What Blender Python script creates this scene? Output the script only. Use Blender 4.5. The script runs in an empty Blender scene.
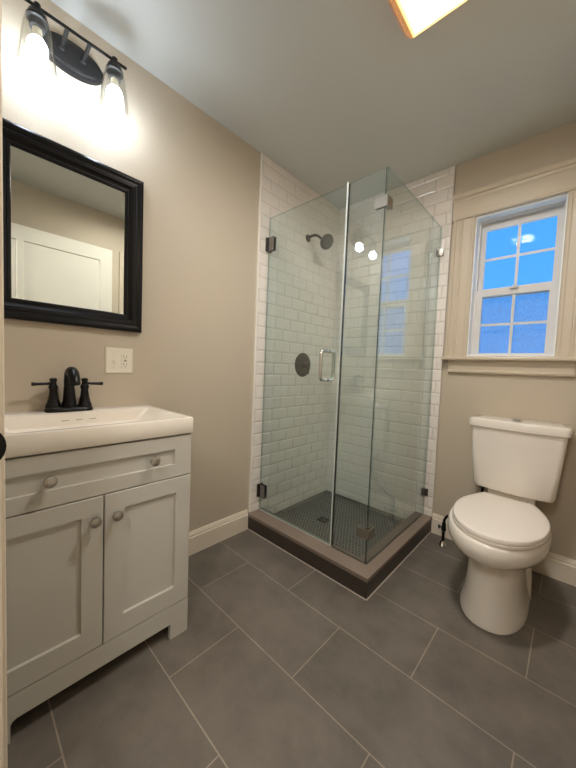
import bpy, bmesh, math, random
from mathutils import Vector, Matrix

random.seed(7)
S = bpy.context.scene
COL = S.collection

# ------------------------------------------------------------------ camera
cam_data = bpy.data.cameras.new('camera')
cam = bpy.data.objects.new('camera', cam_data)
COL.objects.link(cam)
cam_data.sensor_fit = 'VERTICAL'
cam_data.sensor_height = 36.0
cam_data.lens = 36.0 * 306.54 / 768.0
cam_data.clip_start = 0.01
cam.matrix_world = (Matrix.Translation((1.5268, -2.1905, 1.0756))
                    @ Matrix.Rotation(0.7490, 4, 'Z') @ Matrix.Rotation(1.5182, 4, 'X') @ Matrix.Rotation(0.0405, 4, 'Z'))
S.camera = cam

# ------------------------------------------------------------------ world: clear dusk sky; brighter zenith and ground added unseen to light window reveals
W = bpy.data.worlds.new('dusk_sky')
S.world = W
W.use_nodes = True
nt = W.node_tree
nt.nodes.clear()
wo = nt.nodes.new('ShaderNodeOutputWorld')
wb = nt.nodes.new('ShaderNodeBackground')
tc = nt.nodes.new('ShaderNodeTexCoord')
sx = nt.nodes.new('ShaderNodeSeparateXYZ')
rp = nt.nodes.new('ShaderNodeValToRGB')
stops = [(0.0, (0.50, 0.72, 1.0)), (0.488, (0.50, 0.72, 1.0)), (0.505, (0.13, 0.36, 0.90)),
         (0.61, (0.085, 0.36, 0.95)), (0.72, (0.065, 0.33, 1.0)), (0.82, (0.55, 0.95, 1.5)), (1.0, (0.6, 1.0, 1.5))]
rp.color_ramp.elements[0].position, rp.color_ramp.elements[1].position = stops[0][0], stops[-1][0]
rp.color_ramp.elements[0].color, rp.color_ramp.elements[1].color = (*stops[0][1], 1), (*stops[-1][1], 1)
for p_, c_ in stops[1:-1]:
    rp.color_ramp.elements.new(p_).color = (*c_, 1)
nt.links.new(tc.outputs['Generated'], sx.inputs[0])
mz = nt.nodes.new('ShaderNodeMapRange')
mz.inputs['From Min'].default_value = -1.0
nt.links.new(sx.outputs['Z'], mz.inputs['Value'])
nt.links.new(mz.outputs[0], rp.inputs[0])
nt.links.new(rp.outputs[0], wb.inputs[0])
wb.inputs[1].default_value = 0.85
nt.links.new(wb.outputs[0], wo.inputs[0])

# ------------------------------------------------------------------ exposure and lamp powers
S.view_settings.view_transform = 'Standard'
S.view_settings.look = 'None'
S.view_settings.exposure = 0.66
S.view_settings.gamma = 1.0
S.view_settings.use_curve_mapping = False
S.cycles.use_denoising = True
S.cycles.max_bounces = 14
S.cycles.diffuse_bounces = 6
S.cycles.glossy_bounces = 5
S.cycles.transparent_max_bounces = 24
S.cycles.sample_clamp_indirect = 4.0
S.cycles.caustics_reflective = False
S.cycles.caustics_refractive = False

BULB_STRENGTH = 68.0       # the two bulbs of the vanity light
CEIL_STRENGTH = 190.0         # the lit glass of the ceiling light

hl = bpy.data.lights.new('hall_fill', 'POINT')         # added fill light in the unseen hall, shining in through the open doorway
hl.energy = 22.0
hl.color = (1.0, 0.98, 0.95)
hl.shadow_soft_size = 0.14
hall_fill = bpy.data.objects.new('hall_fill', hl)
hall_fill.location = (1.45, -2.90, 2.15)
COL.objects.link(hall_fill)

H = 2.4137                  # ceiling height
XR = 1.70                   # right wall
YF = -2.172                 # front wall, with the doorway the camera stands in
YH = -3.55                  # far wall of the hall behind it


# ------------------------------------------------------------------ materials
def lin(c):
    return tuple(((v / 255) / 12.92 if v / 255 <= 0.04045 else ((v / 255 + 0.055) / 1.055) ** 2.4) for v in c)


def base_mat(name):
    m = bpy.data.materials.new(name)
    m.use_nodes = True
    return m, m.node_tree, m.node_tree.nodes['Principled BSDF']


def mat(name, rgb, rough=0.5, metal=0.0, vary=0.04, nscale=30.0, bump=0.0, bscale=200.0, spec=0.5, coat=0.0):
    m, t, b = base_mat(name)
    co = t.nodes.new('ShaderNodeTexCoord')
    n = t.nodes.new('ShaderNodeTexNoise')
    n.inputs['Scale'].default_value = nscale
    n.inputs['Detail'].default_value = 3
    t.links.new(co.outputs['Object'], n.inputs['Vector'])
    mx = t.nodes.new('ShaderNodeMixRGB')
    c = lin(rgb)
    mx.inputs[1].default_value = (*[v * (1 - vary) for v in c], 1)
    mx.inputs[2].default_value = (*[min(1, v * (1 + vary)) for v in c], 1)
    t.links.new(n.outputs['Fac'], mx.inputs[0])
    t.links.new(mx.outputs[0], b.inputs['Base Color'])
    b.inputs['Roughness'].default_value = rough
    b.inputs['Metallic'].default_value = metal
    b.inputs['Specular IOR Level'].default_value = spec
    b.inputs['Coat Weight'].default_value = coat
    if bump:
        n2 = t.nodes.new('ShaderNodeTexNoise')
        n2.inputs['Scale'].default_value = bscale
        t.links.new(co.outputs['Object'], n2.inputs['Vector'])
        bp = t.nodes.new('ShaderNodeBump')
        bp.inputs['Strength'].default_value = bump
        bp.inputs['Distance'].default_value = 0.001
        t.links.new(n2.outputs['Fac'], bp.inputs['Height'])
        t.links.new(bp.outputs[0], b.inputs['Normal'])
    return m


def glass_mat(name, tint, f0=0.04, grazing=0.96, rough=0.0):
    """Thin glass: clear transmission with a mirror layer that grows towards grazing angles (Schlick)."""
    m = bpy.data.materials.new(name)
    m.use_nodes = True
    t = m.node_tree
    t.nodes.clear()
    o = t.nodes.new('ShaderNodeOutputMaterial')
    tr = t.nodes.new('ShaderNodeBsdfTransparent')
    tr.inputs[0].default_value = (*tint, 1)
    gl = t.nodes.new('ShaderNodeBsdfGlossy')
    gl.inputs['Roughness'].default_value = rough
    gl.inputs['Color'].default_value = (1, 1, 1, 1)
    lw = t.nodes.new('ShaderNodeLayerWeight')
    lw.inputs[0].default_value = 0.5
    pw = t.nodes.new('ShaderNodeMath')
    pw.operation = 'POWER'
    pw.inputs[1].default_value = 5.0
    ma = t.nodes.new('ShaderNodeMath')
    ma.operation = 'MULTIPLY_ADD'
    ma.inputs[1].default_value = grazing
    ma.inputs[2].default_value = f0
    mx = t.nodes.new('ShaderNodeMixShader')
    t.links.new(lw.outputs['Facing'], pw.inputs[0])
    t.links.new(pw.outputs[0], ma.inputs[0])
    t.links.new(ma.outputs[0], mx.inputs[0])
    t.links.new(tr.outputs[0], mx.inputs[1])
    t.links.new(gl.outputs[0], mx.inputs[2])
    t.links.new(mx.outputs[0], o.inputs[0])
    return m


def brick_mat(name, c1, c2, mortar, width, row, joint, off, rough, bump=0.4, spots=0.0, rough_mortar=None, vary=0.25, spec=0.5):
    m, t, b = base_mat(name)
    co = t.nodes.new('ShaderNodeTexCoord')
    mp = t.nodes.new('ShaderNodeMapping')
    mp.inputs['Location'].default_value = (off[0], off[1], 0)
    t.links.new(co.outputs['Object'], mp.inputs[0])
    br = t.nodes.new('ShaderNodeTexBrick')
    br.offset = 0.5
    br.offset_frequency = 2
    br.squash = 1.0
    br.inputs['Color1'].default_value = (*lin(c1), 1)
    br.inputs['Color2'].default_value = (*lin(c2), 1)
    br.inputs['Mortar'].default_value = (*lin(mortar), 1)
    br.inputs['Scale'].default_value = 1.0
    br.inputs['Mortar Size'].default_value = joint
    br.inputs['Mortar Smooth'].default_value = 0.1
    br.inputs['Brick Width'].default_value = width
    br.inputs['Row Height'].default_value = row
    t.links.new(mp.outputs[0], br.inputs['Vector'])
    n = t.nodes.new('ShaderNodeTexNoise')
    n.inputs['Scale'].default_value = 5.0
    n.inputs['Detail'].default_value = 8
    n.inputs['Roughness'].default_value = 0.65
    t.links.new(co.outputs['Object'], n.inputs['Vector'])
    rmp = t.nodes.new('ShaderNodeMapRange')
    rmp.inputs['From Min'].default_value = 0.3
    rmp.inputs['From Max'].default_value = 0.7
    rmp.inputs['To Min'].default_value = 1 - vary
    rmp.inputs['To Max'].default_value = 1 + vary
    t.links.new(n.outputs['Fac'], rmp.inputs['Value'])
    mul = t.nodes.new('ShaderNodeMixRGB')
    mul.blend_type = 'MULTIPLY'
    mul.inputs[0].default_value = 1.0
    t.links.new(br.outputs['Color'], mul.inputs[1])
    t.links.new(rmp.outputs[0], mul.inputs[2])
    t.links.new(mul.outputs[0], b.inputs['Base Color'])
    b.inputs['Roughness'].default_value = rough
    b.inputs['Specular IOR Level'].default_value = spec
    inv = t.nodes.new('ShaderNodeMath')
    inv.operation = 'SUBTRACT'
    inv.inputs[0].default_value = 1.0
    t.links.new(br.outputs['Fac'], inv.inputs[1])
    ad = t.nodes.new('ShaderNodeMath')
    ad.operation = 'MULTIPLY_ADD'
    ad.inputs[1].default_value = 0.15
    t.links.new(n.outputs['Fac'], ad.inputs[0])
    t.links.new(inv.outputs[0], ad.inputs[2])
    bp = t.nodes.new('ShaderNodeBump')
    bp.inputs['Strength'].default_value = bump
    bp.inputs['Distance'].default_value = 0.002
    t.links.new(ad.outputs[0], bp.inputs['Height'])
    t.links.new(bp.outputs[0], b.inputs['Normal'])
    return m


def emit_mat(name, rgb, strength):
    m = bpy.data.materials.new(name)
    m.use_nodes = True
    t = m.node_tree
    t.nodes.clear()
    o = t.nodes.new('ShaderNodeOutputMaterial')
    em = t.nodes.new('ShaderNodeEmission')
    em.inputs[0].default_value = (*rgb, 1)
    em.inputs[1].default_value = strength
    t.links.new(em.outputs[0], o.inputs[0])
    return m


M = {}
M['wall'] = mat('greige_wall_paint', (196, 183, 163), 0.6, vary=0.015, nscale=4, bump=0.12, bscale=350)
M['ceiling'] = mat('ceiling_paint', (206, 208, 205), 0.8, vary=0.015, nscale=3, bump=0.1, bscale=300)
M['trim'] = mat('cream_trim_paint', (204, 190, 169), 0.35, vary=0.02, nscale=8)
M['base'] = mat('lightened_trim_paint', (234, 221, 202), 0.35, vary=0.02, nscale=8)  # lighter copy of the trim paint, brightening dim baseboards and the shadowed doorway casing
M['white_door'] = mat('white_door_paint', (240, 235, 224), 0.35, vary=0.015, nscale=6)
M['tile'] = mat('white_glazed_tile', (238, 230, 222), 0.18, vary=0.03, nscale=9, bump=0.08, bscale=35)
M['grout'] = mat('light_grout', (190, 178, 166), 0.85, vary=0.05, nscale=60)
M['tile_edge'] = mat('white_edge_trim', (242, 236, 226), 0.3, vary=0.01)
M['floor'] = brick_mat('charcoal_floor_tile', (111, 103, 94), (106, 99, 90), (152, 141, 126), 0.5935, 0.2982, 0.0022,
                       (-0.2847, 1.1151 - 0.2982 * -12), 0.42, spec=0.4)
M['mosaic'] = brick_mat('dark_mosaic_tile', (52, 50, 46), (42, 41, 38), (158, 154, 146), 0.0225, 0.0195, 0.0021, (0, 1), 0.4, vary=0.12)
M['curb_side'] = mat('dark_curb_tile', (66, 58, 52), 0.4, vary=0.18, nscale=9, bump=0.1, bscale=60)
M['curb_cap'] = mat('taupe_curb_tile', (134, 118, 106), 0.45, vary=0.12, nscale=8, bump=0.1, bscale=60)
M['cabinet'] = mat('sage_grey_cabinet_paint', (197, 193, 183), 0.42, vary=0.015, nscale=7)
M['cabinet_in'] = mat('cabinet_inside_board', (120, 112, 100), 0.7)
M['ceramic'] = mat('white_vitreous_china', (240, 232, 222), 0.12, vary=0.01, nscale=5, coat=0.3)
M['sink'] = mat('white_cultured_stone', (240, 231, 218), 0.18, vary=0.01, nscale=5, coat=0.2)
M['seat'] = mat('white_seat_plastic', (238, 229, 219), 0.2, vary=0.01, nscale=5)
M['bronze'] = mat('oil_rubbed_bronze', (12, 10, 10), 0.34, metal=0.0, vary=0.2, nscale=40, spec=0.3)
M['bronze_light'] = mat('dark_bronze_plate', (30, 29, 29), 0.42, metal=0.0, vary=0.1, nscale=40, spec=0.35)
M['black_frame'] = mat('black_lacquer_frame', (10, 8, 8), 0.28, vary=0.3, nscale=20, spec=0.22)
M['nickel'] = mat('brushed_nickel', (205, 200, 192), 0.25, metal=1.0, vary=0.04, nscale=80)
M['chrome'] = mat('polished_chrome', (225, 225, 225), 0.08, metal=1.0, vary=0.02, nscale=40)
M['chrome_dark'] = mat('satin_clamp_metal', (196, 190, 182), 0.26, metal=1.0, vary=0.03, nscale=40)
M['hinge'] = mat('dark_chrome_hinge', (140, 136, 132), 0.15, metal=1.0, vary=0.04, nscale=40)
M['mirror'] = mat('silvered_mirror', (232, 236, 230), 0.0, metal=1.0, vary=0.0)
M['plastic'] = mat('ivory_plastic', (238, 230, 212), 0.35, vary=0.01)
M['slot'] = mat('dark_slot', (40, 36, 32), 0.6)
M['vinyl'] = mat('white_window_vinyl', (216, 214, 212), 0.4, vary=0.01)
M['reveal'] = mat('white_reveal_paint', (240, 242, 244), 0.45, vary=0.01)
M['seal'] = mat('clear_vinyl_seal', (206, 212, 208), 0.15, vary=0.02)
M['gap'] = mat('dark_rubber_and_gap', (30, 30, 30), 0.5)
M['shower_glass'] = glass_mat('tempered_shower_glass', (0.945, 0.998, 0.998), 0.095)
M['glass_edge'] = glass_mat('polished_glass_edge', (0.62, 0.73, 0.70), 0.10)
M['clear_glass'] = glass_mat('clear_shade_glass', (0.93, 0.93, 0.92), 0.06, 0.90)
M['window_glass'] = glass_mat('window_glass', (0.97, 0.98, 0.98), 0.002, 0.4)
M['bulb'] = emit_mat('lit_bulb', (0.86, 0.97, 1.12), BULB_STRENGTH)
M['bulb_base'] = mat('bulb_base_plastic', (235, 225, 190), 0.4)
M['amber'] = mat('amber_ribbed_glass', (176, 118, 66), 0.2, vary=0.25, nscale=60)
_b = M['amber'].node_tree.nodes['Principled BSDF']
_b.inputs['Emission Color'].default_value = (0.55, 0.22, 0.06, 1)
_b.inputs['Emission Strength'].default_value = 0.45
M['frame_white'] = mat('white_lamp_rim', (225, 210, 195), 0.3)


# ------------------------------------------------------------------ mesh helpers
def link(o):
    COL.objects.link(o)
    return o


def root_loc(o):
    v = Vector((0, 0, 0))
    while o is not None:
        v += o.location
        o = o.parent
    return v


def build(name, bm, m, parent=None, smooth=False, mats=None, origin=None):
    """ONE mesh object from a bmesh in room coordinates."""
    bmesh.ops.recalc_face_normals(bm, faces=bm.faces[:])
    org = root_loc(parent) if parent is not None else Vector(origin or (0, 0, 0))
    bmesh.ops.translate(bm, verts=bm.verts[:], vec=-org)
    me = bpy.data.meshes.new(name)
    bm.to_mesh(me)
    bm.free()
    for mm in ([m] if mats is None else mats):
        me.materials.append(mm)
    if smooth:
        for p in me.polygons:
            p.use_smooth = True
        me.set_sharp_from_angle(angle=math.radians(38))
    o = link(bpy.data.objects.new(name, me))
    if parent is not None:
        o.parent = parent
    else:
        o.location = org
    return o


def tag(o, label, cat, group=None):
    o['label'] = label
    o['category'] = cat
    if group:
        o['group'] = group
    return o


def thing(name, label, cat, loc, group=None):
    o = link(bpy.data.objects.new(name, None))
    o.empty_display_size = 0.05
    o.location = loc
    return tag(o, label, cat, group)


def struct(name, bm, m, label=None, cat=None, **k):
    o = build(name, bm, m, **k)
    o['kind'] = 'structure'
    if label:
        tag(o, label, cat)
    return o


def new():
    return bmesh.new()


def box(bm, x0, x1, y0, y1, z0, z1, bev=0.0, seg=2):
    b2 = bmesh.new() if bev else bm
    vs = [b2.verts.new((x, y, z)) for x in (x0, x1) for y in (y0, y1) for z in (z0, z1)]
    for f in ((0, 1, 3, 2), (4, 6, 7, 5), (0, 4, 5, 1), (2, 3, 7, 6), (0, 2, 6, 4), (1, 5, 7, 3)):
        b2.faces.new([vs[i] for i in f])
    if bev:
        bmesh.ops.bevel(b2, geom=b2.edges[:], offset=bev, segments=seg, affect='EDGES', profile=0.5)
        merge(bm, b2)
    return bm


def merge(bm, b2):
    vm = {}
    for v in b2.verts:
        vm[v] = bm.verts.new(v.co)
    for f in b2.faces:
        nf = bm.faces.new([vm[v] for v in f.verts])
        nf.material_index = f.material_index
    b2.free()


def loft(bm, rings, cap0=True, cap1=True, closed=True):
    """Skin a list of equally long point rings."""
    R = [[bm.verts.new(q) for q in r] for r in rings]
    n = len(R[0])
    for a, b in zip(R[:-1], R[1:]):
        for i in range(n if closed else n - 1):
            j = (i + 1) % n
            bm.faces.new((a[i], a[j], b[j], b[i]))
    if cap0:
        bm.faces.new(list(reversed(R[0])))
    if cap1:
        bm.faces.new(R[-1])
    return bm


def basis(axis):
    a = Vector(axis).normalized()
    u = a.orthogonal().normalized()
    return a, u, a.cross(u)


def lathe(bm, origin, axis, prof, n=24, cap0=True, cap1=True):
    """prof: (distance along the axis, radius)."""
    a, u, v = basis(axis)
    o = Vector(origin)
    rings = [[o + a * h + (u * math.cos(2 * math.pi * k / n) + v * math.sin(2 * math.pi * k / n)) * r for k in range(n)] for h, r in prof]
    return loft(bm, rings, cap0, cap1)


def tube(bm, pts, r, n=12, cap=True):
    """Round tube through points; r is one radius or one per point."""
    P = [Vector(q) for q in pts]
    rr = r if isinstance(r, (list, tuple)) else [r] * len(P)
    t = [(P[min(i + 1, len(P) - 1)] - P[max(i - 1, 0)]).normalized() for i in range(len(P))]
    u = t[0].orthogonal().normalized()
    rings = []
    for i, q in enumerate(P):
        u = (u - t[i] * u.dot(t[i])).normalized()
        v = t[i].cross(u)
        rings.append([q + (u * math.cos(2 * math.pi * k / n) + v * math.sin(2 * math.pi * k / n)) * rr[i] for k in range(n)])
    return loft(bm, rings, cap, cap)


def bez(p0, p1, p2, p3, n=10):
    out = []
    for i in range(n + 1):
        t = i / n
        out.append(tuple((1 - t) ** 3 * a + 3 * (1 - t) ** 2 * t * b + 3 * (1 - t) * t * t * c + t ** 3 * d for a, b, c, d in zip(p0, p1, p2, p3)))
    return out


def rect_ring(a0, a1, b0, b1, h, inset, f):
    return [f(a0 + inset, b0 + inset, h), f(a1 - inset, b0 + inset, h), f(a1 - inset, b1 - inset, h), f(a0 + inset, b1 - inset, h)]


def framed(bm, a0, a1, b0, b1, prof, f, cap0=False, cap1=False):
    """Mitred frame: prof is (inset, height) from outside in; f maps (a, b, height) into the room."""
    return loft(bm, [rect_ring(a0, a1, b0, b1, h, i, f) for i, h in prof], cap0, cap1)


def plate_with_holes(bm, a0, a1, b0, b1, holes, h0, h1, f):
    """A slab between heights h0 and h1 pierced by rectangular holes (a0, a1, b0, b1)."""
    A = sorted({a0, a1, *[q for h in holes for q in h[:2]]})
    B = sorted({b0, b1, *[q for h in holes for q in h[2:]]})
    inside = lambda a, b: any(h[0] < a < h[1] and h[2] < b < h[3] for h in holes)
    solid = {}
    for i in range(len(A) - 1):
        for j in range(len(B) - 1):
            solid[i, j] = not inside((A[i] + A[i + 1]) / 2, (B[j] + B[j + 1]) / 2)
    V = {}

    def v(i, j, h):
        if (i, j, h) not in V:
            V[i, j, h] = bm.verts.new(f(A[i], B[j], h))
        return V[i, j, h]
    for (i, j), s in solid.items():
        if not s:
            continue
        for h in (h0, h1):
            bm.faces.new((v(i, j, h), v(i + 1, j, h), v(i + 1, j + 1, h), v(i, j + 1, h)))
        for di, dj, p, q in ((-1, 0, (i, j), (i, j + 1)), (1, 0, (i + 1, j), (i + 1, j + 1)), (0, -1, (i, j), (i + 1, j)), (0, 1, (i, j + 1), (i + 1, j + 1))):
            if not solid.get((i + di, j + dj), False):
                bm.faces.new((v(*p, h0), v(*q, h0), v(*q, h1), v(*p, h1)))
    return bm


ONX = lambda a, b, h: (h, a, b)           # a = y, b = z on a wall that faces +x
ONY = lambda a, b, h: (a, -h, b)          # a = x, b = z on a wall that faces -y
ONXR = lambda a, b, h: (XR - h, a, b)     # right wall, faces -x
ONZ = lambda a, b, h: (a, b, h)
ONF = lambda a, b, h: (a, YF + h, b)      # front wall, faces +y

# ------------------------------------------------------------------ room shell
bm = new(); box(bm, -0.14, XR + 0.14, YH - 0.14, 0.16, -0.12, 0.0); struct('floor', bm, M['floor'])
bm = new(); box(bm, -0.14, XR + 0.14, YH - 0.14, 0.16, H, H + 0.12); struct('ceiling', bm, M['ceiling'])
bm = new(); box(bm, -0.14, 0.0, YH - 0.14, 0.16, 0.0, H); struct('wall_left', bm, M['wall'])
WX0, WX1, WZ0, WZ1 = 1.018, 1.447, 1.190, 2.052      # window opening
bm = new(); plate_with_holes(bm, 0.0, XR, 0.0, H, [(WX0, WX1, WZ0, WZ1)], -0.16, 0.0, ONY); struct('wall_back', bm, M['wall'])
bm = new(); box(bm, XR, XR + 0.14, YH - 0.14, 0.16, 0.0, H); struct('wall_right', bm, M['wall'])
DX0, DX1, DZ = 0.735, 1.645, 2.06                    # open doorway to the hall in the front wall
bm = new(); plate_with_holes(bm, 0.0, XR, 0.0, H, [(DX0, DX1, 0.0, DZ)], -0.12, 0.0, ONF); struct('wall_front', bm, M['wall'])
bm = new(); box(bm, -0.14, XR + 0.14, YH - 0.14, YH, 0.0, H); struct('wall_hall', bm, M['wall'])

# tiled shower walls: backing of grout with every tile a bevelled pillow
TX, TY = 0.8826, -0.8774
TILE_T = 0.010


def tile_wall(name, length, joint0, f, z0, sgn_edge):
    bm = new()
    base = bmesh.new()
    # grout bed
    loft(base, [[f(0, z0, 0.0005), f(length, z0, 0.0005), f(length, H, 0.0005), f(0, H, 0.0005)],
                [f(0, z0, 0.006), f(length, z0, 0.006), f(length, H, 0.006), f(0, H, 0.006)]])
    for fa in base.faces:
        fa.material_index = 1
    merge(bm, base)
    P, RH, G, BV = 0.1545, 0.0790, 0.0022, 0.0085
    k0 = int(math.floor((z0 - 0.945) / RH))
    for k in range(k0, 40):
        za, zb = 0.945 + k * RH + G / 2, 0.945 + (k + 1) * RH - G / 2
        za, zb = max(za, z0), min(zb, H)
        if zb - za < 0.004:
            continue
        ph = joint0 + (P / 2 if k % 2 else 0.0)
        i = int(math.floor((0 - ph) / P))
        while ph + i * P < length:
            aa, ab = ph + i * P + G / 2, ph + (i + 1) * P - G / 2
            i += 1
            aa, ab = max(aa, 0.0), min(ab, length)
            if ab - aa < 0.006:
                continue
            b = min(BV, (ab - aa) * 0.35, (zb - za) * 0.35)
            j = random.uniform(-0.0002, 0.0002)
            loft(bm, [rect_ring(aa, ab, za, zb, 0.004, 0, f), rect_ring(aa, ab, za, zb, 0.0072, 0, f),
                      rect_ring(aa, ab, za, zb, TILE_T + j, b, f)], cap0=False)
    o = build(name, bm, None, mats=[M['tile'], M['grout']])
    o['kind'] = 'structure'
    return o


tile_wall('wall_shower_left', -TY, 0.017, lambda a, z, h: (h, -a, z), 0.02, 1)
tile_wall('wall_shower_back', TX, 0.694 - 0.1545 * 5, lambda a, z, h: (a, -h, z), 0.02, 1)
bm = new(); box(bm, 0.0, 0.0125, TY - 0.010, TY, 0.106, H - 0.001, 0.003); struct('trim_1', bm, M['tile_edge'])
bm = new(); box(bm, TX, TX + 0.004, -0.0105, 0.0, 0.106, H - 0.001); struct('trim_2', bm, M['grout'])
# shower floor of small dark mosaic
bm = new(); box(bm, 0.0, 0.80, -0.80, 0.0, 0.0, 0.018); struct('floor_shower', bm, M['mosaic'])


# baseboards
def baseboard(name, f, a0, a1):
    bm = new()
    prof = [(0.0, 0.0), (0.016, 0.0), (0.016, 0.098), (0.012, 0.103), (0.012, 0.112), (0.008, 0.122), (0.005, 0.130), (0.0, 0.130)]
    loft(bm, [[f(a0, z, h) for h, z in prof], [f(a1, z, h) for h, z in prof]])
    return struct(name, bm, M['base'], smooth=False)


baseboard('baseboard_left', ONX, -1.545, -0.8992)
baseboard('baseboard_back', ONY, 0.8872, XR - 0.016)
baseboard('baseboard_right', ONXR, -1.10, 0.0)

# ------------------------------------------------------------------ window on the back wall
win = link(bpy.data.objects.new('window_1', None))
win.location = (1.232, 0.0, 1.19)
win['kind'] = 'structure'
tag(win, 'double-hung window with blue dusk sky and cream casing above the toilet', 'window')


def casing_leg(bm, x0, x1, z0, z1, flip=False):
    w = x1 - x0
    prof = [(0, 0), (0, 0.026), (0.014, 0.026), (0.018, 0.019), (0.040, 0.019), (0.044, 0.022), (0.052, 0.022), (0.056, 0.017), (w - 0.022, 0.015), (w - 0.018, 0.018), (w - 0.008, 0.018), (w, 0.012), (w, 0)]
    pts = [((x1 - a) if flip else (x0 + a), -h) for a, h in prof]
    loft(bm, [[(a, b, z0) for a, b in pts], [(a, b, z1) for a, b in pts]])


bm = new(); casing_leg(bm, 0.902, 1.022, 1.190, 2.052); build('side_casing', bm, M['trim'], win)
bm = new(); casing_leg(bm, 1.443, 1.556, 1.190, 2.052, True); build('side_casing', bm, M['trim'], win)
bm = new()
hp = [(2.052, 0), (2.052, 0.024), (2.060, 0.026), (2.066, 0.022), (2.158, 0.022), (2.166, 0.027), (2.176, 0.029), (2.180, 0.038), (2.196, 0.046), (2.204, 0.046), (2.204, 0)]
loft(bm, [[(0.892, -h, z) for z, h in hp], [(1.566, -h, z) for z, h in hp]])
build('head_casing', bm, M['trim'], win)
bm = new(); box(bm, 0.886, 1.572, -0.056, -0.0002, 1.168, 1.190, 0.006); box(bm, WX0 + 0.001, WX1 - 0.001, -0.0005, 0.045, 1.1905, 1.196)
build('stool', bm, M['trim'], win)
bm = new()
ap = [(1.168, 0), (1.168, 0.030), (1.160, 0.030), (1.152, 0.020), (1.108, 0.018), (1.100, 0.024), (1.092, 0.022), (1.086, 0.012), (1.086, 0)]
loft(bm, [[(0.924, -h, z) for z, h in ap], [(1.528, -h, z) for z, h in ap]])
build('apron', bm, M['trim'], win)
# jamb liner boards
bm = new()
framed(bm, WX0, WX1, WZ0 + 0.006, WZ1, [(0.0, 0.0), (0.010, 0.0), (0.010, -0.145), (0.0, -0.145)], ONY)
bm.verts.ensure_lookup_table()
build('jamb', bm, M['reveal'], win)
# vinyl frame around the sashes
bm = new()
framed(bm, WX0 + 0.010, WX1 - 0.010, WZ0 + 0.0065, WZ1 - 0.010, [(0.0, -0.066), (0.009, -0.066), (0.009, -0.140), (0.0, -0.140)], ONY)
R0 = None
build('window_frame', bm, M['vinyl'], win)


def sash(x0, x1, z0, z1, d0, d1, bars, name, pane, stile, top, bot):
    bm = new()
    plate_with_holes(bm, x0, x1, z0, z1, [(x0 + stile, x1 - stile, z0 + bot, z1 - top)], -d1, -d0, ONY)
    s = build(name, bm, M['vinyl'], win)
    gx0, gx1, gz0, gz1 = x0 + stile, x1 - stile, z0 + bot, z1 - top
    d = (d0 + d1) / 2
    bm = new(); box(bm, gx0 - 0.004, gx1 + 0.004, d + 0.001, d + 0.004, gz0 - 0.004, gz1 + 0.004)
    build('pane', bm, pane, s)
    xm, zm = (gx0 + gx1) / 2, (gz0 + gz1) / 2
    bm = new(); box(bm, xm - 0.007, xm + 0.007, d - 0.007, d, gz0, gz1); build('muntin', bm, M['vinyl'], s)
    bm = new(); box(bm, gx0, gx1, d - 0.0065, d, zm - 0.007, zm + 0.007); build('muntin', bm, M['vinyl'], s)
    return s


M['rain_glass'] = glass_mat('screened_window_glass', (0.80, 0.76, 0.86), 0.03, 0.6)
sash(1.0375, 1.4275, 1.596, 2.032, 0.098, 0.120, 1, 'sash', M['window_glass'], 0.026, 0.042, 0.028)
low = sash(1.0375, 1.4275, 1.197, 1.612, 0.068, 0.094, 1, 'sash', M['window_glass'], 0.033, 0.040, 0.020)
bm = new(); box(bm, 1.212, 1.252, 0.050, 0.0685, 1.600, 1.613, 0.003); lathe(bm, (1.232, 0.060, 1.613), (0, 0, 1), [(0, 0.011), (0.008, 0.009)], 12)
build('sash_lock', bm, M['vinyl'], low)


def screen_mat():
    m = bpy.data.materials.new('insect_screen_mesh')
    m.use_nodes = True
    t = m.node_tree
    t.nodes.clear()
    o = t.nodes.new('ShaderNodeOutputMaterial')
    tr = t.nodes.new('ShaderNodeBsdfTransparent')
    df = t.nodes.new('ShaderNodeBsdfDiffuse')
    df.inputs[0].default_value = (0.30, 0.30, 0.32, 1)
    co = t.nodes.new('ShaderNodeTexCoord')
    n = t.nodes.new('ShaderNodeTexNoise')
    n.inputs['Scale'].default_value = 170
    n.inputs['Detail'].default_value = 1
    t.links.new(co.outputs['Object'], n.inputs['Vector'])
    mr = t.nodes.new('ShaderNodeMapRange')
    mr.inputs['From Min'].default_value = 0.35
    mr.inputs['From Max'].default_value = 0.65
    mr.inputs['To Min'].default_value = 0.14
    mr.inputs['To Max'].default_value = 0.26
    t.links.new(n.outputs['Fac'], mr.inputs['Value'])
    mx = t.nodes.new('ShaderNodeMixShader')
    t.links.new(mr.outputs[0], mx.inputs[0])
    t.links.new(tr.outputs[0], mx.inputs[1])
    t.links.new(df.outputs[0], mx.inputs[2])
    t.links.new(mx.outputs[0], o.inputs[0])
    return m


bm = new(); box(bm, 1.046, 1.419, 0.1265, 0.1272, 1.199, 1.572); build('insect_screen', bm, screen_mat(), win)
bm = new(); plate_with_holes(bm, 1.039, 1.426, 1.198, 1.594, [(1.051, 1.414, 1.206, 1.572)], -0.1330, -0.1255, ONY); build('screen_frame', bm, M['vinyl'], win)

# ------------------------------------------------------------------ doors
def panel_door(bm, a0, a1, b0, b1, panels, h0, h1, f, rec=0.008):
    plate_with_holes(bm, a0, a1, b0, b1, panels, h0, h1, f)
    for p in panels:
        for ring in ([(h1, 0), (h1 - rec, 0.006)], [(h0, 0), (h0 + rec, 0.006)]):
            b2 = bmesh.new()
            loft(b2, [rect_ring(*p, h, i, f) for h, i in ring], cap0=False)
            merge(bm, b2)


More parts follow.
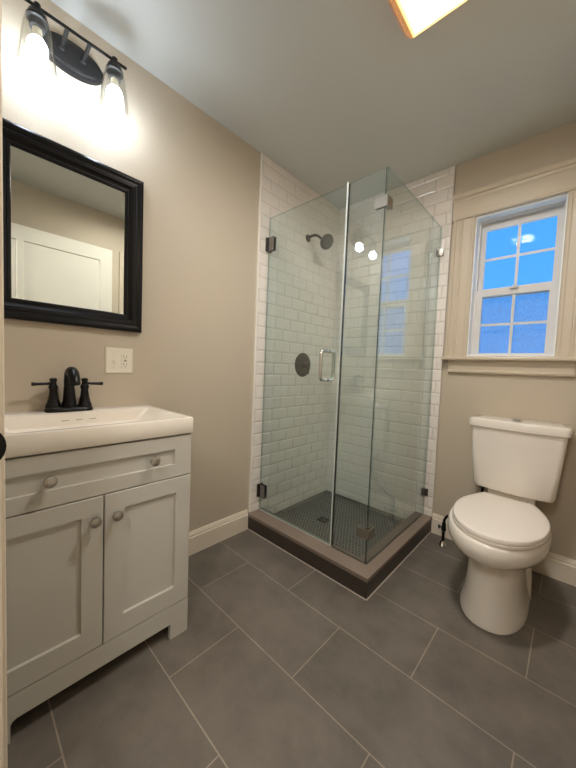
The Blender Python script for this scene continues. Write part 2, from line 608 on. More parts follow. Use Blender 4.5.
# doorway of the entry: jambs, casing and the latch strike at the left edge of the view
d0 = link(bpy.data.objects.new('door_1', None))
d0.location = (1.19, YF, 0.0)
d0['kind'] = 'structure'
tag(d0, 'cream doorway casing with black latch strike at the left edge of the view', 'door frame')
bm = new()
for x0, x1 in ((DX0 - 0.085, DX0), (DX1, XR - 0.001)):
    box(bm, x0, x1, YF, YF + 0.020, 0.0, DZ, 0.002)
box(bm, DX0 - 0.085, XR - 0.001, YF, YF + 0.020, DZ, DZ + 0.09, 0.002)
box(bm, DX0 - 0.085, DX0 - 0.068, YF + 0.016, YF + 0.0455, 0.0, DZ + 0.09, 0.002)
box(bm, DX0 - 0.030, DX0 + 0.001, YF + 0.016, YF + 0.034, 0.0, DZ, 0.002)
build('door_casing', bm, M['base'], d0)
bm = new()
box(bm, DX0 - 0.001, DX0 + 0.004, YF - 0.119, YF + 0.001, 0.0, DZ)
box(bm, DX1 - 0.004, DX1 + 0.001, YF - 0.119, YF + 0.001, 0.0, DZ)
box(bm, DX0, DX1, YF - 0.119, YF + 0.001, DZ - 0.004, DZ + 0.001)
build('door_jamb', bm, M['trim'], d0)
bm = new()
KZ = 0.905
# D-shaped lip of the strike, standing a little proud of the casing
rows = []
for x in (DX0 + 0.0045, DX0 + 0.0065):
    ring = [(x, YF - 0.030, KZ - 0.034), (x, YF + 0.012, KZ - 0.034)]
    for k in range(13):
        a = math.radians(-90 + 15 * k)
        ring.append((x, YF + 0.0175 + 0.0245 * math.cos(a), KZ + 0.034 * math.sin(a)))
    ring += [(x, YF + 0.012, KZ + 0.034), (x, YF - 0.030, KZ + 0.034)]
    rows.append(ring)
loft(bm, rows)
build('strike_plate', bm, M['bronze'], d0)

# the entry door itself stands open against the right wall
d2 = link(bpy.data.objects.new('door_2', None))
d2.location = (1.62, -2.15, 0.0)
d2['kind'] = 'structure'
tag(d2, 'white panelled door standing open, seen reflected in the wall mirror', 'door')
OND = lambda a, b, h: (1.635 - h, a, b)
bm = new()
panel_door(bm, -2.146, -1.238, 0.010, 2.065, [(-1.850, -1.335, 1.08, 1.955), (-2.052, -1.884, 1.08, 1.955), (-1.850, -1.335, 0.22, 0.86), (-2.052, -1.884, 0.22, 0.86)], 0.0, 0.035, OND)
build('door_leaf', bm, M['white_door'], d2)
for s, x in ((-1, 1.600), (1, 1.635)):
    bm = new()
    lathe(bm, (x, -1.300, 0.925), (s, 0, 0), [(0, 0.032), (0.006, 0.031), (0.009, 0.012), (0.026, 0.011), (0.030, 0.022), (0.040, 0.028), (0.052, 0.024), (0.056, 0.010)], 24)
    build('door_knob', bm, M['bronze'], d2, smooth=True)
bm = new(); box(bm, XR - 0.020, XR, -1.150, -1.060, 0.0, 2.10, 0.003); struct('trim_3', bm, M['trim'])

# ------------------------------------------------------------------ shower curb, glass and fittings
CX, CYF, CH = 0.8844, -0.8986, 0.1046
curb = thing('shower_curb', 'low L-shaped shower curb of dark tile with a taupe cap', 'shower curb', (0.45, -0.45, 0.0))


def L_slab(bm, out, inn, z0, z1, bev=0.0):
    """out/inn: (x, y) of the outer and inner corner of an L that runs from the left wall to the back wall."""
    ox, oy = out
    ix, iy = inn
    P = [(0.0, oy), (ox, oy), (ox, 0.0), (ix, 0.0), (ix, iy), (0.0, iy)]
    b2 = bmesh.new()
    lo = [b2.verts.new((*q, z0)) for q in P]
    hi = [b2.verts.new((*q, z1)) for q in P]
    n = len(P)
    b2.faces.new((lo[0], lo[1], lo[4], lo[5])); b2.faces.new((lo[1], lo[2], lo[3], lo[4]))
    b2.faces.new((hi[5], hi[4], hi[1], hi[0])); b2.faces.new((hi[4], hi[3], hi[2], hi[1]))
    for i in range(n):
        b2.faces.new((lo[i], lo[(i + 1) % n], hi[(i + 1) % n], hi[i]))
    merge(bm, b2)


bm = new(); L_slab(bm, (CX - 0.003, CYF + 0.003), (0.775, -0.775), 0.0, CH - 0.016); build('curb_base', bm, M['curb_side'], curb)
bm = new(); L_slab(bm, (CX, CYF), (0.772, -0.772), CH - 0.016, CH)
build('curb_cap', bm, M['curb_cap'], curb)
bm = new(); L_slab(bm, (CX - 0.0005, CYF + 0.0005), (CX - 0.004, CYF + 0.004), CH - 0.0195, CH - 0.0155); build('bullnose_strip', bm, M['curb_cap'], curb)
bm = new(); L_slab(bm, (CX + 0.001, CYF - 0.001), (CX - 0.006, CYF + 0.006), 0.0, 0.003); build('grout_line', bm, M['grout'], curb)

GT = 2.038
GX, GY = 0.8234, -0.8026
GTH = 0.010


def glass_sheet(name, parent, x0, x1, y0, y1, z0, z1, edge_axis):
    bm = new()
    box(bm, x0, x1, y0, y1, z0, z1)
    bmesh.ops.recalc_face_normals(bm, faces=bm.faces[:])
    for f in bm.faces:
        n = f.normal
        f.material_index = 0 if abs(n[edge_axis]) > 0.9 else 1
    return build(name, bm, None, parent, mats=[M['shower_glass'], M['glass_edge']])


JX = 0.615
enc = thing('shower_enclosure', 'fixed corner of clear glass shower panels held by metal clamps', 'shower enclosure', (0.72, -0.6, CH))
glass_sheet('front_panel', enc, JX + 0.003, GX - 0.0055, GY - GTH / 2, GY + GTH / 2, CH, GT, 1)
glass_sheet('side_panel', enc, GX - GTH / 2, GX + GTH / 2, GY - GTH / 2, -0.0115, CH, GT, 0)
for z in (1.882, 0.258):
    bm = new()
    box(bm, GX - 0.058, GX + 0.009, GY - 0.010, GY - 0.0052, z - 0.026, z + 0.026, 0.0015)
    box(bm, GX + 0.0052, GX + 0.010, GY - 0.010, GY + 0.050, z - 0.026, z + 0.026, 0.0015)
    box(bm, GX - 0.058, GX - 0.006, GY + 0.0052, GY + 0.010, z - 0.026, z + 0.026, 0.0015)
    box(bm, GX - 0.010, GX - 0.0052, GY + 0.006, GY + 0.050, z - 0.026, z + 0.026, 0.0015)
    build('corner_clamp', bm, M['chrome_dark'], enc)
for z in (1.876, 0.262):
    bm = new()
    box(bm, GX + 0.0052, GX + 0.010, -0.052, -0.0102, z - 0.026, z + 0.026, 0.0015)
    box(bm, GX - 0.010, GX - 0.0052, -0.052, -0.0102, z - 0.026, z + 0.026, 0.0015)
    box(bm, GX - 0.010, GX + 0.026, -0.015, -0.0102, z - 0.026, z + 0.026, 0.0015)
    build('wall_clamp', bm, M['hinge'], enc)
bm = new(); box(bm, GX - 0.0065, GX - 0.0051, GY - 0.004, GY + 0.004, CH + 0.001, GT - 0.001); build('corner_seal', bm, M['gap'], enc)

door = thing('shower_door', 'hinged clear glass shower door with a chrome pull handle', 'shower door', (0.31, GY, CH))
glass_sheet('door_panel', door, 0.020, JX - 0.003, GY - GTH / 2, GY + GTH / 2, CH + 0.008, GT, 1)
for z in (1.868, 0.240):
    h = new()
    box(h, 0.0105, 0.072, GY - 0.012, GY - 0.0052, z - 0.044, z + 0.044, 0.0015)
    box(h, 0.0105, 0.072, GY + 0.0052, GY + 0.012, z - 0.044, z + 0.044, 0.0015)
    box(h, 0.0102, 0.0165, GY - 0.026, GY + 0.026, z - 0.044, z + 0.044, 0.0015)
    hg = build('hinge', h, M['hinge'], door)
    h = new()
    tube(h, [(0.020, GY - 0.0125, z - 0.044), (0.020, GY - 0.0125, z + 0.044)], 0.005, 10)
    build('hinge_pin', h, M['gap'], hg)
bm = new()
HX, HD = 0.527, 0.060
for s in (-1, 1):
    z0, z1, r = 1.018, 1.176, 0.018
    y0, y1 = GY + s * 0.006, GY + s * HD
    pts = [(HX, y0, z0)]
    pts += bez((HX, y1 - s * r, z0), (HX, y1 - s * r * 0.45, z0), (HX, y1, z0 + r * 0.45), (HX, y1, z0 + r), 6)
    pts += bez((HX, y1, z1 - r), (HX, y1, z1 - r * 0.45), (HX, y1 - s * r * 0.45, z1), (HX, y1 - s * r, z1), 6)
    pts += [(HX, y0, z1)]
    tube(bm, pts, 0.0098, 14)
    for z in (z0, z1):
        lathe(bm, (HX, GY + s * 0.0052, z), (0, s, 0), [(0, 0.012), (0.003, 0.012), (0.004, 0.009)], 16)
build('pull_handle', bm, M['chrome'], door, smooth=True)
bm = new(); box(bm, JX - 0.0029, JX + 0.0022, GY - 0.0042, GY + 0.0046, CH + 0.010, GT - 0.002)
build('gap_strip', bm, M['gap'], door)  # dark strip added to draw the dark gap between door and fixed panel
bm = new(); box(bm, JX - 0.011, JX - 0.0030, GY - 0.0068, GY - 0.0052, CH + 0.010, GT + 0.010)
build('edge_seal', bm, M['seal'], door)
bm = new(); box(bm, 0.022, JX - 0.005, GY - 0.0048, GY + 0.0048, CH + 0.001, CH + 0.0078); build('sweep_seal', bm, M['seal'], door)

# shower head
sh = thing('showerhead', 'dark bronze shower head on a short bent arm in the shower', 'shower head', (0.01, -0.405, 2.045))
bm = new(); lathe(bm, (0.0102, -0.405, 2.045), (1, 0, 0), [(0, 0.027), (0.004, 0.027), (0.010, 0.018), (0.014, 0.012)], 24); build('flange', bm, M['bronze_light'], sh, smooth=True)
bm = new(); tube(bm, bez((0.014, -0.405, 2.045), (0.07, -0.405, 2.066), (0.11, -0.405, 2.045), (0.145, -0.405, 2.000), 12), 0.0095, 14); build('arm', bm, M['bronze_light'], sh, smooth=True)
bm = new()
ax = Vector((0.82, -0.12, -0.52)).normalized()
lathe(bm, Vector((0.140, -0.405, 2.006)), ax, [(0, 0.012), (0.012, 0.015), (0.020, 0.017), (0.032, 0.020), (0.042, 0.034), (0.050, 0.049), (0.056, 0.053), (0.066, 0.053), (0.073, 0.049)], 32)
hd = build('spray_head', bm, M['bronze_light'], sh, smooth=True)
bm = new()
c0 = Vector((0.140, -0.405, 2.006)) + ax * 0.0731
a_, u_, v_ = basis(ax)
for rr, nn in ((0.012, 6), (0.025, 14), (0.039, 22)):
    for k in range(nn):
        q = c0 + (u_ * math.cos(2 * math.pi * k / nn) + v_ * math.sin(2 * math.pi * k / nn)) * rr
        lathe(bm, q, ax, [(0, 0.0022), (0.002, 0.0018)], 6)
build('spray_nozzles', bm, M['gap'], hd)

# shower valve
sv = thing('shower_valve', 'round dark bronze shower valve plate with a lever on white tile', 'shower valve', (0.01, -0.403, 1.103))
bm = new(); lathe(bm, (0.0102, -0.403, 1.103), (1, 0, 0), [(0, 0.091), (0.003, 0.091), (0.008, 0.085), (0.011, 0.060), (0.013, 0.034)], 40); build('escutcheon', bm, M['bronze'], sv, smooth=True)
bm = new(); lathe(bm, (0.022, -0.403, 1.103), (1, 0, 0), [(0, 0.030), (0.012, 0.027), (0.030, 0.022), (0.042, 0.020), (0.046, 0.014)], 24)
tube(bm, bez((0.050, -0.403, 1.103), (0.056, -0.403, 1.095), (0.058, -0.398, 1.07), (0.062, -0.395, 1.035), 8), [0.010, 0.010, 0.0095, 0.009, 0.0085, 0.008, 0.0075, 0.007, 0.006], 10)
build('lever', bm, M['bronze'], sv, smooth=True)

# drain
dr = thing('shower_drain', 'square dark metal drain set in the shower floor', 'drain', (0.305, -0.455, 0.018))
bm = new(); plate_with_holes(bm, 0.272, 0.338, -0.488, -0.422, [(0.277, 0.333, -0.483, -0.427)], 0.0182, 0.0215, ONZ); build('drain_rim', bm, M['bronze_light'], dr)
bm = new(); plate_with_holes(bm, 0.2773, 0.3327, -0.4827, -0.4273, [(0.2815 + i * 0.0105, 0.2870 + i * 0.0105, -0.479, -0.431) for i in range(5)], 0.0182, 0.0205, ONZ); build('grate', bm, M['bronze'], dr)

# ------------------------------------------------------------------ vanity
VX, VY0, VY1 = 0.446, -2.170, -1.570
VT = 0.808
van = thing('vanity_cabinet', 'sage grey two-door vanity cabinet under the white sink top', 'vanity', (0.23, -1.871, 0.0))
ft = 0.020
bm = new()
CZ0 = 0.137
for y0, y1 in ((VY0, VY0 + 0.018), (VY1 - 0.018, VY1)):
    # sides run to the floor with a cut-out between the feet
    b2 = bmesh.new()
    P = [(0.003, 0.0), (0.075, 0.0), (0.075, 0.055), (0.360, 0.055), (0.360, 0.0), (VX - ft, 0.0), (VX - ft, VT), (0.003, VT)]
    loft(b2, [[(x, y0, z) for x, z in P], [(x, y1, z) for x, z in P]])
    merge(bm, b2)
box(bm, 0.003, VX - ft, VY0 + 0.018, VY1 - 0.018, 0.137, 0.153)
box(bm, 0.003, 0.012, VY0 + 0.018, VY1 - 0.018, 0.153, VT)
box(bm, VX - ft - 0.018, VX - ft, VY0 + 0.018, VY1 - 0.018, 0.635, 0.652)
box(bm, VX - ft - 0.004, VX - ft, VY0 + 0.018, VY1 - 0.018, VT - 0.030, VT)
build('carcass', bm, M['cabinet'], van)
# base rail with the two bracket feet
bm = new()
b2 = bmesh.new()
P = [(VY1, 0.0), (VY1, 0.1355), (VY0, 0.1355), (VY0, 0.0), (VY0 + 0.066, 0.0), (VY0 + 0.066, 0.050)]
P += [(VY0 + 0.068, 0.0600), (VY0 + 0.080, 0.066)] if False else []
P += [(VY0 + 0.066, 0.050), (VY0 + 0.070, 0.058), (VY0 + 0.080, 0.063), (VY1 - 0.072, 0.063), (VY1 - 0.072, 0.0)]
Q = []
for q in P:
    if not Q or (abs(q[0] - Q[-1][0]) + abs(q[1] - Q[-1][1])) > 1e-5:
        Q.append(q)
loft(b2, [[(VX - ft + 0.0005, y, z) for y, z in Q], [(VX, y, z) for y, z in Q]])
merge(bm, b2)
build('base_rail', bm, M['cabinet'], van)


def shaker(name, y0, y1, z0, z1, py0, py1, pz0, pz1):
    bm = new()
    f = ONX
    rA = lambda h, i: rect_ring(y0, y1, z0, z1, h, i, f)
    rB = lambda h, i: rect_ring(py0, py1, pz0, pz1, h, i, f)
    loft(bm, [rA(VX - ft + 0.0006, 0), rA(VX - 0.0015, 0), rA(VX, 0.0015), rB(VX, 0), rB(VX - 0.009, 0.0015)])
    return build(name, bm, M['cabinet'], van)


def knob(parent, y, z):
    bm = new()
    lathe(bm, (VX, y, z), (1, 0, 0), [(0, 0.008), (0.003, 0.007), (0.012, 0.006), (0.016, 0.012), (0.020, 0.0165), (0.025, 0.017), (0.029, 0.0145), (0.031, 0.008)], 24)
    build('knob', bm, M['nickel'], parent, smooth=True)


dw = shaker('drawer', VY0 + 0.001, VY1 - 0.001, 0.646, VT - 0.007, VY0 + 0.046, VY1 - 0.068, 0.694, 0.752)
knob(dw, -2.018, 0.727)
knob(dw, -1.722, 0.727)
YG = -1.8755
dl = shaker('cabinet_door', VY0 + 0.001, YG - 0.002, 0.1385, 0.642, VY0 + 0.046, YG - 0.062, 0.208, 0.584)
dr_ = shaker('cabinet_door', YG + 0.002, VY1 - 0.001, 0.1385, 0.642, YG + 0.062, VY1 - 0.060, 0.208, 0.584)
knob(dl, YG - 0.030, 0.570)
knob(dr_, YG + 0.034, 0.570)

# sink top with a rectangular basin
sk = thing('vanity_sink', 'white rectangular sink top with wide basin on the grey vanity', 'sink', (0.23, -1.871, VT))
SX0, SX1, SY0, SY1, SZ0, SZ1 = 0.0008, 0.453, -2.1715, -1.567, VT, 0.869
bx0, bx1, by0, by1 = 0.118, 0.431, -2.138, -1.602


def rr(x0, x1, y0, y1, z, r, n=5):
    out = []
    for cx, cy, a0 in ((x1 - r, y1 - r, 0), (x0 + r, y1 - r, 90), (x0 + r, y0 + r, 180), (x1 - r, y0 + r, 270)):
        for k in range(n + 1):
            a = math.radians(a0 + 90 * k / n)
            out.append((cx + r * math.cos(a), cy + r * math.sin(a), z))
    return out


bm = new()
loft(bm, [rr(bx0 - 0.006, bx1 + 0.006, by0 - 0.006, by1 + 0.006, SZ0, 0.012),
          rr(SX0, SX1 - 0.002, SY0, SY1 - 0.002, SZ0, 0.004), rr(SX0, SX1, SY0, SY1, SZ0 + 0.003, 0.005), rr(SX0, SX1, SY0, SY1, SZ1 - 0.005, 0.006),
          rr(SX0 + 0.001, SX1 - 0.002, SY0 + 0.001, SY1 - 0.002, SZ1 - 0.001, 0.006), rr(SX0 + 0.003, SX1 - 0.006, SY0 + 0.003, SY1 - 0.006, SZ1, 0.006),
          rr(bx0, bx1, by0, by1, SZ1, 0.014), rr(bx0 + 0.003, bx1 - 0.003, by0 + 0.003, by1 - 0.003, SZ1 - 0.002, 0.014),
          rr(bx0 + 0.008, bx1 - 0.006, by0 + 0.050, by1 - 0.050, SZ1 - 0.046, 0.02),
          rr(bx0 + 0.020, bx1 - 0.018, by0 + 0.075, by1 - 0.075, SZ1 - 0.055, 0.03)], cap0=False, cap1=True)
build('basin_top', bm, M['sink'], sk, smooth=True)
bm = new()
lathe(bm, (0.27, -1.871, SZ1 - 0.0548), (0, 0, 1), [(0, 0.030), (0.002, 0.030), (0.003, 0.024), (0.0035, 0.010)], 24)
build('sink_drain', bm, M['bronze'], sk, smooth=True)
for k in (-1, 0, 1):
    bm = new()
    box(bm, bx0 + 0.0044, bx0 + 0.0062, -1.871 + k * 0.045 - 0.012, -1.871 + k * 0.045 + 0.012, SZ1 - 0.034, SZ1 - 0.026, 0.0008)
    build('overflow_slot', bm, M['grout'], sk)

# faucet
fc = thing('faucet', 'black two-handle centerset faucet on the white sink top', 'faucet', (0.060, -1.8905, SZ1))
FY = -1.8905
bm = new()
loft(bm, [rr(0.028, 0.096, FY - 0.080, FY + 0.080, SZ1 + 0.0003, 0.030, 6), rr(0.028, 0.096, FY - 0.080, FY + 0.080, SZ1 + 0.010, 0.030, 6),
          rr(0.032, 0.092, FY - 0.076, FY + 0.076, SZ1 + 0.016, 0.028, 6), rr(0.038, 0.086, FY - 0.070, FY + 0.070, SZ1 + 0.019, 0.022, 6)])
build('base_plate', bm, M['bronze'], fc, smooth=True)
bm = new()
z = SZ1
pts = [(0.056, FY, z + 0.018), (0.056, FY, z + 0.04), (0.055, FY, z + 0.08)]
pts += bez((0.053, FY, z + 0.100), (0.053, FY, z + 0.174), (0.122, FY, z + 0.176), (0.147, FY, z + 0.112), 14)
rad = [0.027, 0.022, 0.0195] + [0.0175 + 0.002 * abs(math.sin(i * 0.22)) for i in range(15)]
tube(bm, pts, rad, 18)
build('spout', bm, M['bronze'], fc, smooth=True)
for s in (-1, 1):
    y = FY + s * 0.052
    bm = new()
    lathe(bm, (0.058, y, z + 0.018), (0, 0, 1), [(0, 0.026), (0.006, 0.025), (0.018, 0.020), (0.040, 0.0155), (0.066, 0.0125), (0.074, 0.015), (0.082, 0.015), (0.087, 0.011), (0.096, 0.0095), (0.104, 0.012), (0.110, 0.012), (0.113, 0.007)], 22)
    hb = build('handle', bm, M['bronze'], fc, smooth=True)
    bm = new()
    tube(bm, [(0.058, y, z + 0.111), (0.058, y + s * 0.020, z + 0.109), (0.058, y + s * 0.050, z + 0.108), (0.058, y + s * 0.058, z + 0.108), (0.058, y + s * 0.066, z + 0.108)], [0.006, 0.0052, 0.0058, 0.0072, 0.0068], 12)
    build('lever', bm, M['bronze'], hb, smooth=True)

# ------------------------------------------------------------------ wall mirror
mr = thing('wall_mirror', 'rectangular wall mirror in a wide black moulded frame', 'mirror', (0.0, -1.866, 1.556))
MY0, MY1, MZ0, MZ1 = -2.134, -1.600, 1.213, 1.902
bm = new()
framed(bm, MY0, MY1, MZ0, MZ1, [(0.0, 0.0006), (0.0, 0.020), (0.003, 0.026), (0.010, 0.029), (0.018, 0.028), (0.026, 0.024), (0.032, 0.0235), (0.034, 0.026), (0.046, 0.0245), (0.058, 0.017),
                                (0.064, 0.016), (0.066, 0.019), (0.074, 0.018), (0.077, 0.012), (0.077, 0.0006), (0.0, 0.0006)], ONX)
bmesh.ops.remove_doubles(bm, verts=bm.verts[:], dist=1e-5)
build('frame', bm, M['black_frame'], mr)
bm = new()
framed(bm, MY0 + 0.0772, MY1 - 0.0772, MZ0 + 0.0772, MZ1 - 0.0772, [(0, 0.001), (0, 0.010)], ONX, True, True)
build('mirror_glass', bm, M['mirror'], mr)

# ------------------------------------------------------------------ outlet with a switch
ou = thing('switch_outlet_plate', 'cream two-gang plate with toggle switch and outlet beside the mirror', 'outlet', (0.0, -1.690, 1.077))
OY, OZ = -1.690, 1.077
bm = new(); framed(bm, OY - 0.058, OY + 0.058, OZ - 0.058, OZ + 0.058, [(0, 0.0004), (0, 0.003), (0.004, 0.0065)], ONX, True, True); build('cover_plate', bm, M['plastic'], ou)
bm = new(); box(bm, 0.0062, 0.0075, OY - 0.0300, OY - 0.0170, OZ - 0.014, OZ + 0.014); tube(bm, [(0.0066, OY - 0.0235, OZ), (0.018, OY - 0.0235, OZ - 0.008)], [0.0042, 0.0032], 8)
for zz in (OZ - 0.030, OZ + 0.030):
    lathe(bm, (0.0064, OY - 0.0235, zz), (1, 0, 0), [(0, 0.003), (0.0012, 0.002)], 10)
build('toggle_switch', bm, M['plastic'], ou)
bm = new(); box(bm, 0.0062, 0.0082, OY + 0.0065, OY + 0.0405, OZ - 0.034, OZ + 0.034, 0.0008); rc = build('receptacle', bm, M['plastic'], ou)
bm = new()
for zz in (OZ + 0.018, OZ - 0.018):
    for dy, hh in ((-0.0063, 0.0045), (0.0063, 0.0037)):
        box(bm, 0.0080, 0.0086, OY + 0.0235 + dy - 0.0011, OY + 0.0235 + dy + 0.0011, zz + 0.002 - hh, zz + 0.002 + hh)
    lathe(bm, (0.0080, OY + 0.0235, zz - 0.0085), (1, 0, 0), [(0, 0.0024), (0.0006, 0.0024)], 10)
box(bm, 0.0080, 0.0088, OY + 0.017, OY + 0.030, OZ - 0.0022, OZ + 0.0022)
build('slots', bm, M['slot'], rc)

# ------------------------------------------------------------------ vanity light
LY, LZ = -1.876, 2.250
vl = thing('vanity_light', 'two-bulb black vanity light with clear glass shades above the mirror', 'light', (0.0, LY, LZ))
bm = new()


def oval(h, a, b, n=40):
    return [(h, LY + a * math.cos(2 * math.pi * k / n), LZ + b * math.sin(2 * math.pi * k / n)) for k in range(n)]


loft(bm, [oval(0.0006, 0.112, 0.062), oval(0.010, 0.112, 0.062), oval(0.016, 0.108, 0.058), oval(0.018, 0.100, 0.050), oval(0.024, 0.096, 0.046), oval(0.027, 0.085, 0.037)])
build('back_plate', bm, M['bronze_light'], vl, smooth=True)
BX = 0.115
for s in (-1, 1):
    bm = new(); tube(bm, [(0.024, LY + s * 0.035, LZ + 0.003), (BX, LY + s * 0.035, LZ + 0.012)], 0.007, 12); lathe(bm, (0.025, LY + s * 0.035, LZ + 0.003), (1, 0, 0), [(0, 0.012), (0.006, 0.010), (0.008, 0.007)], 14)
    build('arm', bm, M['bronze_light'], vl, smooth=True)
bm = new(); tube(bm, [(BX, LY - 0.163, LZ + 0.012), (BX, LY + 0.163, LZ + 0.012)], 0.0055, 12); build('bar', bm, M['bronze'], vl, smooth=True)
for s in (-1, 1):
    y = LY + s * 0.120
    zt = LZ + 0.012
    bm = new()
    lathe(bm, (BX, y, zt + 0.012), (0, 0, -1), [(0, 0.007), (0.003, 0.010), (0.020, 0.010), (0.022, 0.016), (0.030, 0.018), (0.032, 0.024), (0.046, 0.027), (0.050, 0.031), (0.058, 0.031), (0.060, 0.024), (0.082, 0.022), (0.083, 0.012)], 24)
    so = build('socket', bm, M['bronze'], vl, smooth=True)
    bm = new()
    lathe(bm, (BX, y, zt - 0.042), (0, 0, -1), [(0, 0.031), (0.010, 0.035), (0.030, 0.040), (0.170, 0.0575), (0.172, 0.0585), (0.170, 0.0555), (0.030, 0.0380), (0.010, 0.033), (0.002, 0.029)], 36, False, False)
    build('shade', bm, M['clear_glass'], so, smooth=True)
    bm = new()
    lathe(bm, (BX, y, zt - 0.071), (0, 0, -1), [(0, 0.013), (0.012, 0.014), (0.026, 0.0145), (0.034, 0.019)], 20)
    bb = build('bulb', bm, M['bulb_base'], so, smooth=True)
    bm = new()
    lathe(bm, (BX, y, zt - 0.105), (0, 0, -1), [(0, 0.019), (0.012, 0.026), (0.026, 0.030), (0.040, 0.029), (0.052, 0.022), (0.060, 0.011), (0.062, 0.003)], 24)
    build('bulb_globe', bm, M['bulb'], bb, smooth=True)

# ------------------------------------------------------------------ ceiling light
cl = thing('ceiling_light', 'square flush ceiling light of glowing amber glass', 'light', (1.104, -1.111, H))
QX0, QX1, QY1 = 0.946, 1.262, -0.953
QY0 = QY1 - 0.316
bm = new()
framed(bm, QX0, QX1, QY0, QY1, [(0.0, H - 0.0005), (0.0, H - 0.010), (0.006, H - 0.012), (0.010, H - 0.0105), (0.010, H - 0.0005)], ONZ)
build('rim', bm, M['frame_white'], cl)
bm = new()
framed(bm, QX0, QX1, QY0, QY1, [(0.011, H - 0.004), (0.020, H - 0.028), (0.038, H - 0.056), (0.053, H - 0.076)], ONZ)
build('side_glass', bm, M['amber'], cl)


def glow_mat():
    """Lit frosted glass: whitest over the two bulbs behind it, amber towards its edge."""
    m = bpy.data.materials.new('lit_amber_glass')
    m.use_nodes = True
    t = m.node_tree
    t.nodes.clear()
    o = t.nodes.new('ShaderNodeOutputMaterial')
    em = t.nodes.new('ShaderNodeEmission')
    co = t.nodes.new('ShaderNodeTexCoord')
    ab = t.nodes.new('ShaderNodeVectorMath')
    ab.operation = 'ABSOLUTE'
    t.links.new(co.outputs['Object'], ab.inputs[0])
    sp = t.nodes.new('ShaderNodeSeparateXYZ')
    t.links.new(ab.outputs[0], sp.inputs[0])
    ln = t.nodes.new('ShaderNodeMath')
    ln.operation = 'MAXIMUM'
    t.links.new(sp.outputs[0], ln.inputs[0])
    t.links.new(sp.outputs[1], ln.inputs[1])
    r = t.nodes.new('ShaderNodeValToRGB')
    r.color_ramp.interpolation = 'EASE'
    r.color_ramp.elements[0].position = 0.045
    r.color_ramp.elements[0].color = (1.0, 0.96, 0.90, 1)
    mid = r.color_ramp.elements.new(0.088)
    mid.color = (0.0100, 0.0072, 0.0030, 1)
    r.color_ramp.elements[2].position = 0.108
    r.color_ramp.elements[2].color = (0.0034, 0.0021, 0.0005, 1)
    t.links.new(ln.outputs[0], r.inputs[0])
    t.links.new(r.outputs[0], em.inputs[0])
    em.inputs[1].default_value = CEIL_STRENGTH
    t.links.new(em.outputs[0], o.inputs[0])
    return m


bm = new()
framed(bm, QX0, QX1, QY0, QY1, [(0.0532, H - 0.070), (0.0532, H - 0.0765), (0.058, H - 0.080), (0.110, H - 0.086)], ONZ, True, True)
build('lit_glass', bm, glow_mat(), cl)

# ------------------------------------------------------------------ toilet
TXC = 1.313
to = thing('toilet', 'white two-piece toilet with lid down under the window', 'toilet', (TXC, -0.38, 0.0))


def egg(cy, z, rx, rf, rb, n=48, ef=2.0, eb=2.4, cx=TXC):
    """Horizontal outline: rf reaches to the front (-y), rb to the back."""
    out = []
    for k in range(n):
        a = 2 * math.pi * k / n
        c, s = math.cos(a), math.sin(a)
        e_ = ef if s < 0 else eb
        x = math.copysign(abs(c) ** (2 / e_), c) * rx
        y = math.copysign(abs(s) ** (2 / e_), s) * (rf if s < 0 else rb)
        out.append((cx + x, cy + y, z))
    return out


bm = new()
# pedestal flaring at the floor, waist, then the bowl swelling out to the rim
rings = [egg(-0.42, 0.000, 0.132, 0.262, 0.24, ef=2.3, eb=3.5), egg(-0.42, 0.010, 0.132, 0.262, 0.24, ef=2.3, eb=3.5),
         egg(-0.42, 0.030, 0.126, 0.254, 0.235, ef=2.3, eb=3.5), egg(-0.42, 0.080, 0.116, 0.241, 0.23, ef=2.3, eb=3.5),
         egg(-0.42, 0.140, 0.111, 0.232, 0.225, ef=2.3, eb=3.5), egg(-0.42, 0.200, 0.108, 0.227, 0.225, ef=2.3, eb=3.5),
         egg(-0.42, 0.255, 0.107, 0.226, 0.230, ef=2.2, eb=3.5), egg(-0.425, 0.272, 0.112, 0.236, 0.235, ef=2.15, eb=3.3),
         egg(-0.435, 0.284, 0.134, 0.258, 0.250, ef=2.1, eb=3.2, cx=TXC - 0.008), egg(-0.445, 0.296, 0.160, 0.280, 0.265, eb=3.0, cx=TXC - 0.008), egg(-0.452, 0.312, 0.180, 0.298, 0.280, eb=2.8, cx=TXC - 0.008),
         egg(-0.458, 0.336, 0.192, 0.310, 0.300, eb=2.7, cx=TXC - 0.008), egg(-0.46, 0.362, 0.1965, 0.3125, 0.315, eb=2.6, cx=TXC - 0.008), egg(-0.46, 0.388, 0.195, 0.308, 0.318, eb=2.6, cx=TXC - 0.008),
         egg(-0.46, 0.398, 0.190, 0.302, 0.318, eb=2.6, cx=TXC - 0.008), egg(-0.46, 0.402, 0.180, 0.292, 0.31, eb=2.6, cx=TXC - 0.008)]
loft(bm, rings)
bw = build('bowl', bm, M['ceramic'], to, smooth=True)
# trapway bulge at the back of the pedestal
bm = new()
loft(bm, [egg(-0.30, 0.000, 0.132, 0.10, 0.115, eb=3), egg(-0.30, 0.10, 0.128, 0.10, 0.115, eb=3), egg(-0.30, 0.16, 0.118, 0.09, 0.11, eb=3), egg(-0.30, 0.195, 0.100, 0.07, 0.10, eb=3), egg(-0.30, 0.215, 0.07, 0.04, 0.08, eb=3)])
build('trapway', bm, M['ceramic'], bw, smooth=True)
